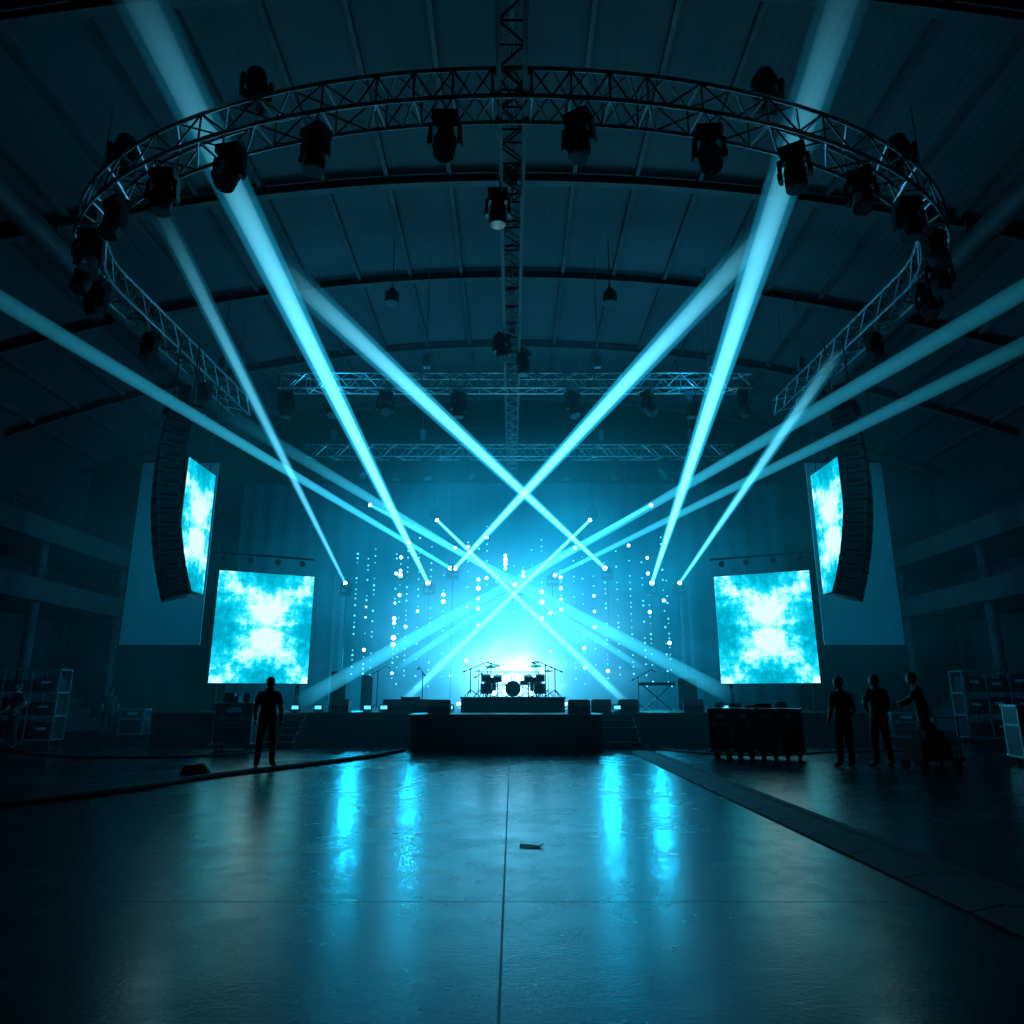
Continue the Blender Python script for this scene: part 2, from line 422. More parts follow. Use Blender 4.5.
for s in (-.45, .45): b.cyl((s, -.25, .02), (s, .25, .02), .02, n=8); b.cyl((s, -.2, .82), (s, .2, .82), .02, n=8)
b.mi = 1; b.box((0, 0, .88), (1.25, .34, .1)); b.mi = 2; b.box((0, .07, .935), (1.1, .14, .015))
b.mi = 1
for k in range(38):
    if k % 7 in (0, 1, 3, 4, 5): b.box((-.52 + k * .028, .09, .947), (.012, .09, .015))
b.obj('keyboard_synthesizer', [M_blk2, M_blk, M_label], (5.0, 25.6, SZ), (0, 0, -.2))

for x in (-4.4, -3.9, 3.2, -5.9, 6.5, -6.6, -1.9, 1.95):
    b = B(); b.mi = 0; b.box((0, 0, .14), (.24, .12, .18)); b.box((0, 0, .02), (.2, .16, .03))
    for s in (-1, 1): b.box((s * .13, 0, .1), (.015, .05, .18))
    b.mi = 1; b.box((0, -.065, .14), (.2, .01, .1)); b.obj('led_flood_lamp', [M_blk2, M_led2], (x, 22.75, SZ))

# ------------------------------------------------------------------ backdrop
b = B(); nx = 260
prev = None
for i in range(nx + 1):
    x = -13 + 26 * i / nx; y = .05 * math.sin(i * .75) + .03 * math.sin(i * .31)
    cur = (b.bm.verts.new((x, y, 0)), b.bm.verts.new((x, y * .6, 11.4)))
    if prev: b.bm.faces.new((prev[0], cur[0], cur[1], prev[1]))
    prev = cur
b.mi = 0; b.cyl((-13, 0, 11.42), (13, 0, 11.42), .05)
for x in (-11, -5.5, 0, 5.5, 11): b.cyl((x, 0, 11.4), (x, 0, roofz(x) - .05), .015, n=6)
b.obj('stage_backdrop', [M_cloth], (0, 33.6, .02), smooth=True)

b = B(); random.seed(11)
cols = [-6.9, -6.4, -6.0, -5.3, -5.0, -4.7, -4.1, -3.6, -3.1, -2.6, -2.0, -1.5, -1.1, -.7, -.3, .1, .5, .9, 1.3, 1.7, 2.2, 2.7, 3.2, 3.7, 4.2, 4.6, 5.3, 5.7, 6.0, 6.6, 6.9]
hot = {-5.0: 6.8, -5.3: 4.6, -3.1: 6.6, -1.5: 5.6, -.3: 7.4, .5: 7.0, 1.3: 5.6, 2.2: 6.0, 3.7: 5.2, 6.0: 6.8, 6.6: 5.0}
for x in cols:
    y = random.uniform(30.9, 32.6); zt = random.uniform(6.4, 9.0)
    b.mi = 0; b.cyl((x, y, SZ), (x, y, 11.8), .01, n=5)
    z = 1.8 + random.random() * .6
    while z < zt:
        k = random.random(); near = x in hot and abs(z - hot[x]) < 1.1
        if k > .92 or (near and k > .35): b.mi = 1; r = random.uniform(.04, .085) * (1.35 if near else 1)
        else: b.mi = 2; r = random.uniform(.022, .048)
        b.sph((x, y, z), r, 10, 6); z += random.choice((.2, .3, .45, .7))
b.obj('string_lights', [M_blk2, M_led, M_led2])
b = B(); b.mi = 0; b.box((0, 0, .06), (6.5, .25, .12)); b.mi = 1
for k in range(16): b.cyl((-3.1 + k * .413, -.05, .12), (-3.1 + k * .413, -.07, .2), .09, n=14)
b.obj('led_batten', [M_blk2, M_led], (0, 31.8, SZ))
b = B()
for k in range(4):
    for j in range(2):
        b.mi = 0; x = -.66 + .44 * k; z = .65 + .42 * j
        b.cyl((x, .1, z), (x, -.1, z), .16, .19, 18); b.mi = 1; b.cyl((x, -.11, z), (x, -.1, z), .16, n=18)
b.mi = 0
for s in (-.9, .9): b.cyl((s, .03, 0), (s, .03, 1.35), .02, n=8)
for z in (.44, .86, 1.3): b.cyl((-.9, .03, z), (.9, .03, z), .02, n=8)
b.obj('blinder_lamp_rack', [M_blk2, M_bl], (.03, 25.9, SZ))

# ------------------------------------------------------------------ LED screens
m, N, L = new_mat('led_screen_content')
out = N.new('ShaderNodeOutputMaterial'); e = N.new('ShaderNodeEmission'); L.new(e.outputs[0], out.inputs[0])
tc = N.new('ShaderNodeTexCoord'); sp = N.new('ShaderNodeSeparateXYZ'); L.new(tc.outputs['Object'], sp.inputs[0])
ax = mathn('ABSOLUTE', mathn('ADD', sp.outputs[0], -.1)); az = mathn('ABSOLUTE', sp.outputs[2])
cb = N.new('ShaderNodeCombineXYZ'); L.new(ax, cb.inputs[0]); L.new(sp.outputs[2], cb.inputs[2])
def nzz(vec, s):
    nz = N.new('ShaderNodeTexNoise'); nz.inputs['Scale'].default_value = s; nz.inputs['Detail'].default_value = 10; nz.inputs['Roughness'].default_value = .7; nz.inputs['Distortion'].default_value = .1
    L.new(vec, nz.inputs['Vector']); return nz.outputs['Fac']
nmix = mathn('ADD', mathn('MULTIPLY', nzz(cb.outputs[0], 2.1), .85), mathn('MULTIPLY', nzz(tc.outputs['Object'], 3.2), .4))
xs_ = mathn('ABSOLUTE', mathn('SUBTRACT', ax, mathn('MULTIPLY', az, .8)))
xterm = mathn('MULTIPLY', xs_, -.2)
cz = mathn('ABSOLUTE', mathn('SUBTRACT', az, .7)); rad = mathn('SQRT', mathn('ADD', mathn('MULTIPLY', ax, ax), mathn('MULTIPLY', cz, cz)))
rt = mathn('MAXIMUM', mathn('SUBTRACT', .24, mathn('MULTIPLY', rad, .28)), 0)
v = mathn('ADD', mathn('ADD', nmix, xterm), mathn('ADD', rt, -.03))
cr = N.new('ShaderNodeValToRGB'); E = cr.color_ramp.elements
E[0].position = .34; E[0].color = (0, .3, .44, 1); E[1].position = .65; E[1].color = (.62, 1, 1, 1)
q = E.new(.43); q.color = (.0, .46, .64, 1); q = E.new(.52); q.color = (.01, .64, .82, 1); q = E.new(.58); q.color = (.2, .88, .97, 1)
L.new(v, cr.inputs[0])
L.new(cr.outputs[0], e.inputs[0]); e.inputs[1].default_value = 1.25
M_content = m
def led_screen(loc, yaw, w, h, cables_to=None, legs_to=None):
    b = B(); b.mi = 1
    b.box((0, 0, 0), (w, .02, h)); b.mi = 0
    b.box((0, .08, 0), (w + .06, .13, h + .06))
    nxp = max(1, round(w / .55)); nz_ = round(h / .55)
    for i in range(nxp + 1): b.box((-w / 2 + w * i / nxp, .17, 0), (.05, .08, h))
    for i in range(nz_ + 1): b.box((0, .17, -h / 2 + h * i / nz_), (w, .08, .05))
    if cables_to:
        for s in (-.4, .4): b.cyl((s * w, .1, h / 2), (s * w, .1, cables_to - loc[2]), .02, n=6)
    if legs_to is not None:
        for s in (-.42, .42):
            b.cyl((s * w, .2, -h / 2), (s * w, .2, legs_to - loc[2]), .05, n=8); b.box((s * w, .35, legs_to - loc[2] + .03), (.15, .9, .05))
            b.cyl((s * w, .75, legs_to - loc[2] + .03), (s * w, .2, 0), .03, n=8)
    b.obj('led_screen', [M_blk2, M_content], loc, (0, 0, yaw))
led_screen((-8.45, 24.7, 3.69), math.radians(26.3), 3.16, 3.7, None, SZ)
led_screen((8.6, 24.7, 3.69), math.radians(-26.3), 3.16, 3.7, None, SZ)
led_screen((-9.78, 21.7, 6.5), math.radians(89), 1.9, 3.9, 11.7)
led_screen((9.85, 21.7, 6.5), math.radians(-89), 1.9, 3.9, 11.7)
for sx in (-1, 1):
    b = B(); b.cyl((-1.7, 0, 0), (1.7, 0, 0), .04, n=8)
    for x in (-1.4, 1.4): b.cyl((x, 0, 0), (x, 0, 9), .008, n=5)
    for x in (-1.3, -.45, .45, 1.3):
        b.cyl((x, 0, -.02), (x, 0, -.1), .015, n=6); b.cyl((x, .1, -.14), (x, -.12, -.22), .08, .1, 12)
    b.obj('lighting_bar', [M_blk2], (sx * 8.6, 24.6, 6.15), (0, 0, -sx * math.radians(26.3)))
for sx in (-1, 1):
    b = B(); b.mi = 0; b.box((0, 0, 0), (2.9, .04, 6.9)); b.mi = 1
    b.cyl((-1.5, 0, 3.5), (1.5, 0, 3.5), .06, n=10); b.cyl((-1.47, 0, -3.47), (1.47, 0, -3.47), .035, n=10)
    for s in (-1.3, 1.3): b.cyl((s, 0, 3.5), (s, 0, 7.5), .015, n=6)
    b.obj('projection_screen', [M_screenw, M_blk2], (sx * 12.7, 26.3, 6.65), (0, 0, 0))

# ------------------------------------------------------------------ line arrays
for sx in (-1, 1):
    b = B(); n = 14; f = 0; z = 0
    for k in range(n):
        h = .375; ang = -.16 + .46 * (k / (n - 1))
        z -= h * math.cos(ang); f += h * math.sin(ang)
        c = Vector((0, f, z))
        R = (ang, 0, 0)
        b.mi = 0; b.box(c, (1.1, .62, h - .02), R)
        Mx = Euler(R).to_matrix()
        b.mi = 1
        b.box(c + Mx @ Vector((0, -.315, 0)), (1.04, .012, h - .07), R)
        b.mi = 2; b.box(c + Mx @ Vector((0, -.325, 0)), (.16, .012, h - .09), R)
        for s in (-1, 1): b.box(c + Mx @ Vector((s * .565, .0, 0)), (.03, .4, .1), R)
    b.mi = 2; b.box((0, 0, -.02), (1.15, .9, .1)); b.cyl((0, .25, 0), (0, .25, 2.2), .02, n=6); b.cyl((0, -.25, 0), (0, -.25, 2.2), .02, n=6)
    b.box((0, 0, .5), (.25, .3, .5))
    b.obj('line_array_speaker', [M_blk, M_blk2, M_rub], (sx * 9.42, 19.2, 9.35), (0, 0, sx * math.radians(58)))

# ------------------------------------------------------------------ spotlights with emissive cones that paint their light shafts into the haze
def shaft(fix, d, Ln, r0, r1, S, ramp, col):
    b = B(); bmesh.ops.create_cone(b.bm, cap_ends=True, segments=36, radius1=r0, radius2=r1, depth=1, matrix=Matrix.Translation((0, 0, .5)))
    m, N, L = new_mat('shaft_glow')  # the cone glows by its own emission; no lamp lights it
    try: m.cycles.volume_step_rate = 20
    except Exception as ex: print('step', ex)
    out = N.new('ShaderNodeOutputMaterial'); e = N.new('ShaderNodeEmission'); L.new(e.outputs[0], out.inputs['Volume'])
    tc = N.new('ShaderNodeTexCoord'); sp = N.new('ShaderNodeSeparateXYZ'); L.new(tc.outputs['Object'], sp.inputs[0])
    cr = N.new('ShaderNodeValToRGB'); L.new(sp.outputs[2], cr.inputs[0])
    st = ramp; E = cr.color_ramp.elements
    E[0].position = st[0][0]; E[0].color = (st[0][1],) * 3 + (1,); E[1].position = st[-1][0]; E[1].color = (st[-1][1],) * 3 + (1,)
    for a, c in st[1:-1]: q = E.new(a); q.color = (c, c, c, 1)
    def mm(op, a, b_, c=None):
        n = N.new('ShaderNodeMath'); n.operation = op
        for i, v in enumerate((a, b_, c)):
            if v is None: continue
            if isinstance(v, (int, float)): n.inputs[i].default_value = v
            else: L.new(v, n.inputs[i])
        return n.outputs[0]
    rad = mm('MULTIPLY_ADD', sp.outputs[2], 2 * (r1 - r0), 2 * r0)
    L.new(mm('MULTIPLY', mm('DIVIDE', cr.outputs[0], rad), S), e.inputs[1])
    e.inputs[0].default_value = (*col, 1)
    me = b.mesh('emissive_light_shaft', [m], smooth=True)
    o = bpy.data.objects.new('emissive_light_shaft', me); COL.objects.link(o)
    o.parent = fix; o.rotation_euler = d.to_track_quat('Z', 'Y').to_euler(); o.scale = (1, 1, Ln)

def beam(src, tgt, ext=1.0, r0=.1, spread=.026, S=1.0, ramp=None, pole=None, core=True):
    src = Vector(src); tgt = Vector(tgt); d = (tgt - src); Ln = d.length * ext
    r1 = r0 + spread * Ln
    b = B(); dn = d.normalized(); b.mi = 0
    b.cyl(-dn * .45, -dn * .06, .12, .17, 18); b.cyl(-dn * .06, -dn * .01, .17, .16, 18)
    b.mi = 1; b.cyl(-dn * .01, dn * .0, r0 * 1.1, n=18); b.mi = 0
    c = -dn * .22
    for s in (-1, 1): b.box(c + Vector((s * .21, 0, -.12 if pole == 'up' else .12)), (.05, .14, .34))
    if pole == 'up':
        b.box(c + Vector((0, 0, -.32)), (.46, .28, .12)); b.cyl(c + Vector((0, 0, -.35)), c + Vector((0, 0, SZ - src.z - c.z + .02)), .025, n=8)
        b.box((c.x, c.y, SZ - src.z + .03), (.6, .6, .05))
    else:
        b.box(c + Vector((0, 0, .32)), (.46, .28, .12)); b.cyl(c + Vector((0, 0, .35)), (c.x, c.y, 11.85 - src.z), .02, n=8)
    fix = b.obj('stage_spotlight', [M_blk2, M_spot], src)
    if core:
        shaft(fix, d, Ln, r0, r1, S * .5, ramp, (.02, .54, .88))
        shaft(fix, d, Ln, r0 * .7, r1 * .62, S * .8, ramp, (.16, .68, .92))
    else: shaft(fix, d, Ln, r0, r1, S, ramp, (.035, .56, .86))

full = ((0, .8), (.1, 1.0), (.42, 1.0), (.62, .66), (.82, .2), (1, .02))
full2 = ((0, .8), (.1, 1.0), (.45, 1.0), (.7, .75), (.88, .3), (1, 0))
beam((-3.41, 29, 5.88), (-6.76, 10, 13.7), 1.0, .08, .019, 1.75, full, 'up')
beam((5.68, 29, 5.88), (5.98, 10, 13.7), 1.0, .08, .019, 1.75, full, 'up')
beam((-6.77, 29, 5.88), (-8.49, 15, 12.77), 1.0, .07, .012, .6, full2, 'up')
beam((6.81, 29, 5.88), (8.49, 17, 10.1), 1.0, .07, .013, .85, full2, 'up')
beam((3.79, 29, 6.49), (-4.83, 15, 10.6), 1.05, .08, .0145, 1.5, full2, 'up')
beam((-2.32, 29, 6.49), (5.03, 14, 10.74), 1.05, .08, .0145, 1.7, full2, 'up')
sf = ((0, .9), (.1, 1.0), (.4, .65), (.7, .28), (1, .04))
beam((-2.52, 29, 6.49), (-9.53, 12, 8.56), 1.1, .07, .0055, 1.05, sf, 'up', False)
beam((1.75, 29, 6.19), (10.15, 13, 8.16), 1.1, .07, .0055, .8, sf, 'up', False)
beam((.12, 29, 5.8), (9.56, 12, 8.77), 1.1, .07, .0065, .95, sf, 'up', False)
beam((.12, 29, 5.8), (-5.98, 17, 7.6), 1.1, .07, .0065, .85, full, 'up', False)
dn_ = ((0, 1), (.3, 1.0), (.75, .8), (.93, .4), (1, 0))
beam((-3.22, 30, 8.75), (3.74, 24, 1.15), 1.0, .07, .009, 1.7, dn_)
beam((3.35, 30, 8.75), (-3.61, 24, 1.15), 1.0, .07, .009, 1.7, dn_)
beam((-6.12, 30, 9.42), (6.74, 22.6, 1.38), 1.0, .07, .011, 1.1, dn_, None, False)
beam((6.0, 30, 9.42), (-6.55, 22.6, 1.2), 1.0, .07, .011, 1.1, dn_, None, False)
beam((-2.42, 30, 7.53), (4.69, 26, 2.32), 1.0, .06, .007, 1.1, dn_, None, False)
beam((2.68, 30, 7.53), (-4.13, 26, 2.32), 1.0, .06, .007, 1.1, dn_, None, False)

hz = bpy.data.objects.new('stage_haze_glow', None); COL.objects.link(hz)
def haze_glow(loc, rad, S, col, power=2.0, nm='haze_glow_cloud'):  # self-glowing volume: the lit look is put into its emission
    m, N, L = new_mat('haze_glow')
    try: m.cycles.volume_step_rate = 1.6
    except Exception: pass
    out = N.new('ShaderNodeOutputMaterial'); e = N.new('ShaderNodeEmission'); L.new(e.outputs[0], out.inputs['Volume'])
    tc = N.new('ShaderNodeTexCoord'); vl = N.new('ShaderNodeVectorMath'); vl.operation = 'LENGTH'; L.new(tc.outputs['Object'], vl.inputs[0])
    def mm(op, a, b_):
        n = N.new('ShaderNodeMath'); n.operation = op
        for i, v in enumerate((a, b_)):
            if isinstance(v, (int, float)): n.inputs[i].default_value = v
            else: L.new(v, n.inputs[i])
        return n.outputs[0]
    g = mm('POWER', mm('MAXIMUM', mm('SUBTRACT', 1.0, vl.outputs['Value']), 0.0), power)
    nz = N.new('ShaderNodeTexNoise'); nz.inputs['Scale'].default_value = 3.0; nz.inputs['Detail'].default_value = 2; L.new(tc.outputs['Object'], nz.inputs['Vector'])
    L.new(mm('MULTIPLY', mm('MULTIPLY', g, S), mm('MULTIPLY', mm('POWER', nz.outputs['Fac'], 2.0), 4.0)), e.inputs[1])
    e.inputs[0].default_value = (*col, 1)
    b = B(); b.sph((0, 0, 0), 1, 32, 20)
    o = b.obj(nm, [m], loc); o.scale = rad; o.parent = hz
haze_glow((0, 28.3, 5.0), (12, 5.0, 8.5), .46, (.004, .25, .47), 1.9)
haze_glow((0, 28.0, 3.2), (6.5, 3.5, 4.8), .95, (.07, .50, .80), 2.0)
haze_glow((.03, 27.4, 2.2), (2.6, 2.0, 1.9), 2.2, (.35, .75, .95), 2.0)
haze_glow((0, 24, 5.6), (17.9, 10, 9.3), .021, (.001, .25, .42), 1.2)

# ------------------------------------------------------------------ flight cases
def case_mesh_into(b, x, y, w, d, h, z0=.16, panels=1):
    b.mi = 0; b.box((x, y, z0 + h / 2), (w, d, h)); b.mi = 1
    e = .045
    for sx in (-1, 1):
        for sy in (-1, 1): b.box((x + sx * (w / 2 - e / 2 + .004), y + sy * (d / 2 - e / 2 + .004), z0 + h / 2), (e, e, h))
    for sz in (0, .62, 1):
        zz = z0 + e / 2 + (h - e) * sz
        for sy in (-1, 1): b.box((x, y + sy * (d / 2 - e / 2 + .004), zz), (w, e, e))
        for sx in (-1, 1): b.box((x + sx * (w / 2 - e / 2 + .004), y, zz), (e, d, e))
    for sx in (-1, 1):
        for sy in (-1, 1):
            for zz in (z0 + .03, z0 + h - .03): b.sph((x + sx * (w / 2 - .01), y + sy * (d / 2 - .01), zz), .045, 8, 6)
    for s in (-.25, .25):
        b.box((x + s * w, y - d / 2 - .012, z0 + h * .62), (.1, .015, .12))
        b.mi = 3; b.box((x + s * w, y - d / 2 - .012, z0 + h * .3), (.16, .02, .1)); b.mi = 1
        b.box((x + s * w, y - d / 2 - .025, z0 + h * .3), (.12, .015, .02))
    b.mi = 2; b.box((x + .02, y - d / 2 - .006, z0 + h * .82), (w * .38, .006, h * .12))
    b.mi = 3
    for sx in (-1, 1):
        for sy in (-1, 1):
            cx, cy = x + sx * (w / 2 - .12), y + sy * (d / 2 - .12)
            b.box((cx, cy, z0 - .02), (.1, .1, .03)); b.cyl((cx - .025, cy, .06), (cx + .025, cy, .06), .06, n=14)
            b.box((cx - .035, cy, .09), (.008, .05, .1)); b.box((cx + .035, cy, .09), (.008, .05, .1))
CM = [M_case, M_edge, M_label, M_rub]
b = B()
for k in range(4): case_mesh_into(b, -.78 + .52 * k, 0, .5, .75, .98)
b.mi = 3
for x, y, r, h in ((-.8, 0, .12, .12), (-.45, .1, .16, .1), (.6, -.05, .14, .14)):
    for k in range(3): b.cyl((x, y, 1.16 + k * h / 3), (x, y, 1.16 + (k + .8) * h / 3), r - .01 * k, n=18)
b.box((.2, 0, 1.2), (.35, .3, .1)); b.box((-.1, .1, 1.18), (.2, .2, .06))
b.obj('flight_case', CM, (5.72, 17.6, 0), (0, 0, -.4))
b = B(); case_mesh_into(b, 0, 0, 1.0, .7, 1.1); b.mi = 3
b.box((-.15, 0, 1.34), (.4, .35, .16)); b.cyl((.25, 0, 1.26), (.25, 0, 1.5), .09, n=14); b.box((-.2, 0, 1.46), (.25, .25, .1))
b.mi = 1
for k in range(5): b.box((0, -.36, .25 + k * .12), (.8, .012, .015))
b.obj('flight_case', CM, (-7.5, 20.35, 0), (0, 0, .12))
b = B(); case_mesh_into(b, 0, 0, 1.1, .75, 1.08); b.obj('flight_case', CM, (11.2, 15.9, 0), (0, 0, -.2))
b = B(); case_mesh_into(b, 0, 0, .8, .6, .85); b.obj('flight_case', CM, (-12.9, 25.6, 0), (0, 0, .1))
b = B(); case_mesh_into(b, 0, 0, .9, .6, .75); b.obj('flight_case', CM, (12.6, 24.2, 0), (0, 0, -.1))

def cage(loc, yaw, w, d, h, nx, nz_):
    b = B(); z0 = .16; b.mi = 0
    for i in range(nx + 1):
        for yy in (-d / 2, d / 2): b.box((-w / 2 + w * i / nx, yy, z0 + h / 2), (.045, .045, h))
    for k in range(nz_ + 1):
        zz = z0 + h * k / nz_
        for yy in (-d / 2, d / 2): b.box((0, yy, zz), (w, .045, .045))
        for xx in (-w / 2, w / 2): b.box((xx, 0, zz), (.045, d, .045))
        b.mi = 2; b.box((0, 0, zz + .03), (w - .04, d - .04, .02)); b.mi = 0
    random.seed(int(w * 100))
    for i in range(nx):
        for k in range(nz_):
            cx = -w / 2 + w * (i + .5) / nx; zz = z0 + h * k / nz_ + .05; ch = h / nz_ * random.uniform(.45, .8)
            b.mi = 2; b.box((cx, 0, zz + ch / 2), (w / nx * random.uniform(.6, .85), d * .8, ch))
            b.mi = 1
            if random.random() < .7: b.box((cx + random.uniform(-.05, .05), -d * .4 - .01, zz + ch * .6), (w / nx * .35, .01, ch * .16))
    b.mi = 3
    for sx in (-1, 1):
        for sy in (-1, 1): b.cyl((sx * (w / 2 - .1) - .03, sy * (d / 2 - .1), .08), (sx * (w / 2 - .1) + .03, sy * (d / 2 - .1), .08), .08, n=14)
    b.obj('equipment_rack', [M_edge, M_label, M_case, M_rub], loc, (0, 0, yaw))
cage((-14.9, 22.6, 0), .15, 2.3, .8, 2.05, 3, 3)
cage((15.9, 24.0, 0), -.1, 2.8, .8, 2.05, 4, 3)

b = B(); b.mi = 0; b.box((0, 0, .2), (1.0, .7, .06)); b.mi = 1
for sx in (-1, 1):
    for sy in (-1, 1): b.cyl((sx * .4 - .03, sy * .25, .09), (sx * .4 + .03, sy * .25, .09), .09, n=16); b.box((sx * .4, sy * .25, .165), (.1, .1, .03))
b.mi = 2
for sy in (-.28, .28): b.cyl((.47, sy, .2), (.5, sy, 1.0), .018, n=8)
b.cyl((.5, -.28, 1.0), (.5, .28, 1.0), .018, n=8)
b.mi = 0; b.box((-.05, 0, .4), (.7, .5, .34)); b.box((0, 0, .66), (.45, .4, .18)); b.mi = 1
for k in range(5): b.cyl((.0, .0, .75 + .03 * k), (.0, 0, .775 + .03 * k), .17 - .01 * k, n=18)
b.obj('platform_trolley', [M_case, M_rub, M_blk2], (8.45, 15.3, 0), (0, 0, .25))

# ------------------------------------------------------------------ cables and floor things
b = B(); b.mi = 0
for k in range(19):
    y = 2.6 + k * .9; b.prism([(y, 0), (y + .88, 0), (y + .88, .05), (y, .05)], 3.28, 3.52)
    b.box((3.17, y + .44, .02), (.24, .88, .04), (0, -.2, 0)); b.box((3.63, y + .44, .02), (.24, .88, .04), (0, .2, 0))
b.obj('cable_ramp', [M_rub])
def cable(name, pts, r, strands=1, off=.03):
    cu = bpy.data.curves.new(name, 'CURVE'); cu.dimensions = '3D'; cu.bevel_depth = r; cu.bevel_resolution = 2; cu.resolution_u = 8
    for s in range(strands):
        sp = cu.splines.new('BEZIER'); sp.bezier_points.add(len(pts) - 1)
        for i, q in enumerate(pts):
            bp = sp.bezier_points[i]; o = (s - (strands - 1) / 2) * off * (1 + .5 * math.sin(i * 1.7 + s))
            bp.co = (q[0] + o * .5, q[1] + o, r + (.012 if s % 2 else 0)); bp.handle_left_type = bp.handle_right_type = 'AUTO'
    cu.materials.append(M_rub); o = bpy.data.objects.new(name, cu); COL.objects.link(o)
cable('power_cable', [(-2.9, 19.8), (-3.5, 17.6), (-4.4, 15.6), (-5.5, 13.2), (-6.0, 11.4), (-7.0, 10.0), (-9.5, 9.3)], .036, 6, .09)
cable('power_cable', [(-6.4, 22.3), (-7.2, 18.6), (-8.6, 17.9), (-11, 18.3), (-13.8, 20.5)], .02, 2, .06)
cable('power_cable', [(4.2, 22.3), (4.6, 19.5), (6.2, 18.6), (8.5, 19.6), (12, 20.2)], .02, 2, .06)
b = B()
for k in range(5):
    n = 22; r = .26 - .02 * k; z = .022 + .03 * k
    for i in range(n):
        a = 2 * PI * i / n; c = 2 * PI * (i + 1) / n
        b.cyl((r * math.cos(a), r * .8 * math.sin(a), z + .012 * math.sin(3 * a + k)), (r * math.cos(c), r * .8 * math.sin(c), z + .012 * math.sin(3 * c + k)), .02, n=6)
b.obj('coiled_cable', [M_rub], (-5.95, 14.3, 0))
b = B(); f = [(-.1, -.07, .004), (.1, -.05, .012), (.09, .08, .004), (-.09, .07, .02)]
b.poly(f); b.poly([(.1, -.05, .012), (.15, .0, .04), (.09, .08, .004)]); b.obj('crumpled_paper', [M_paper], (.17, 7.5, 0.001))

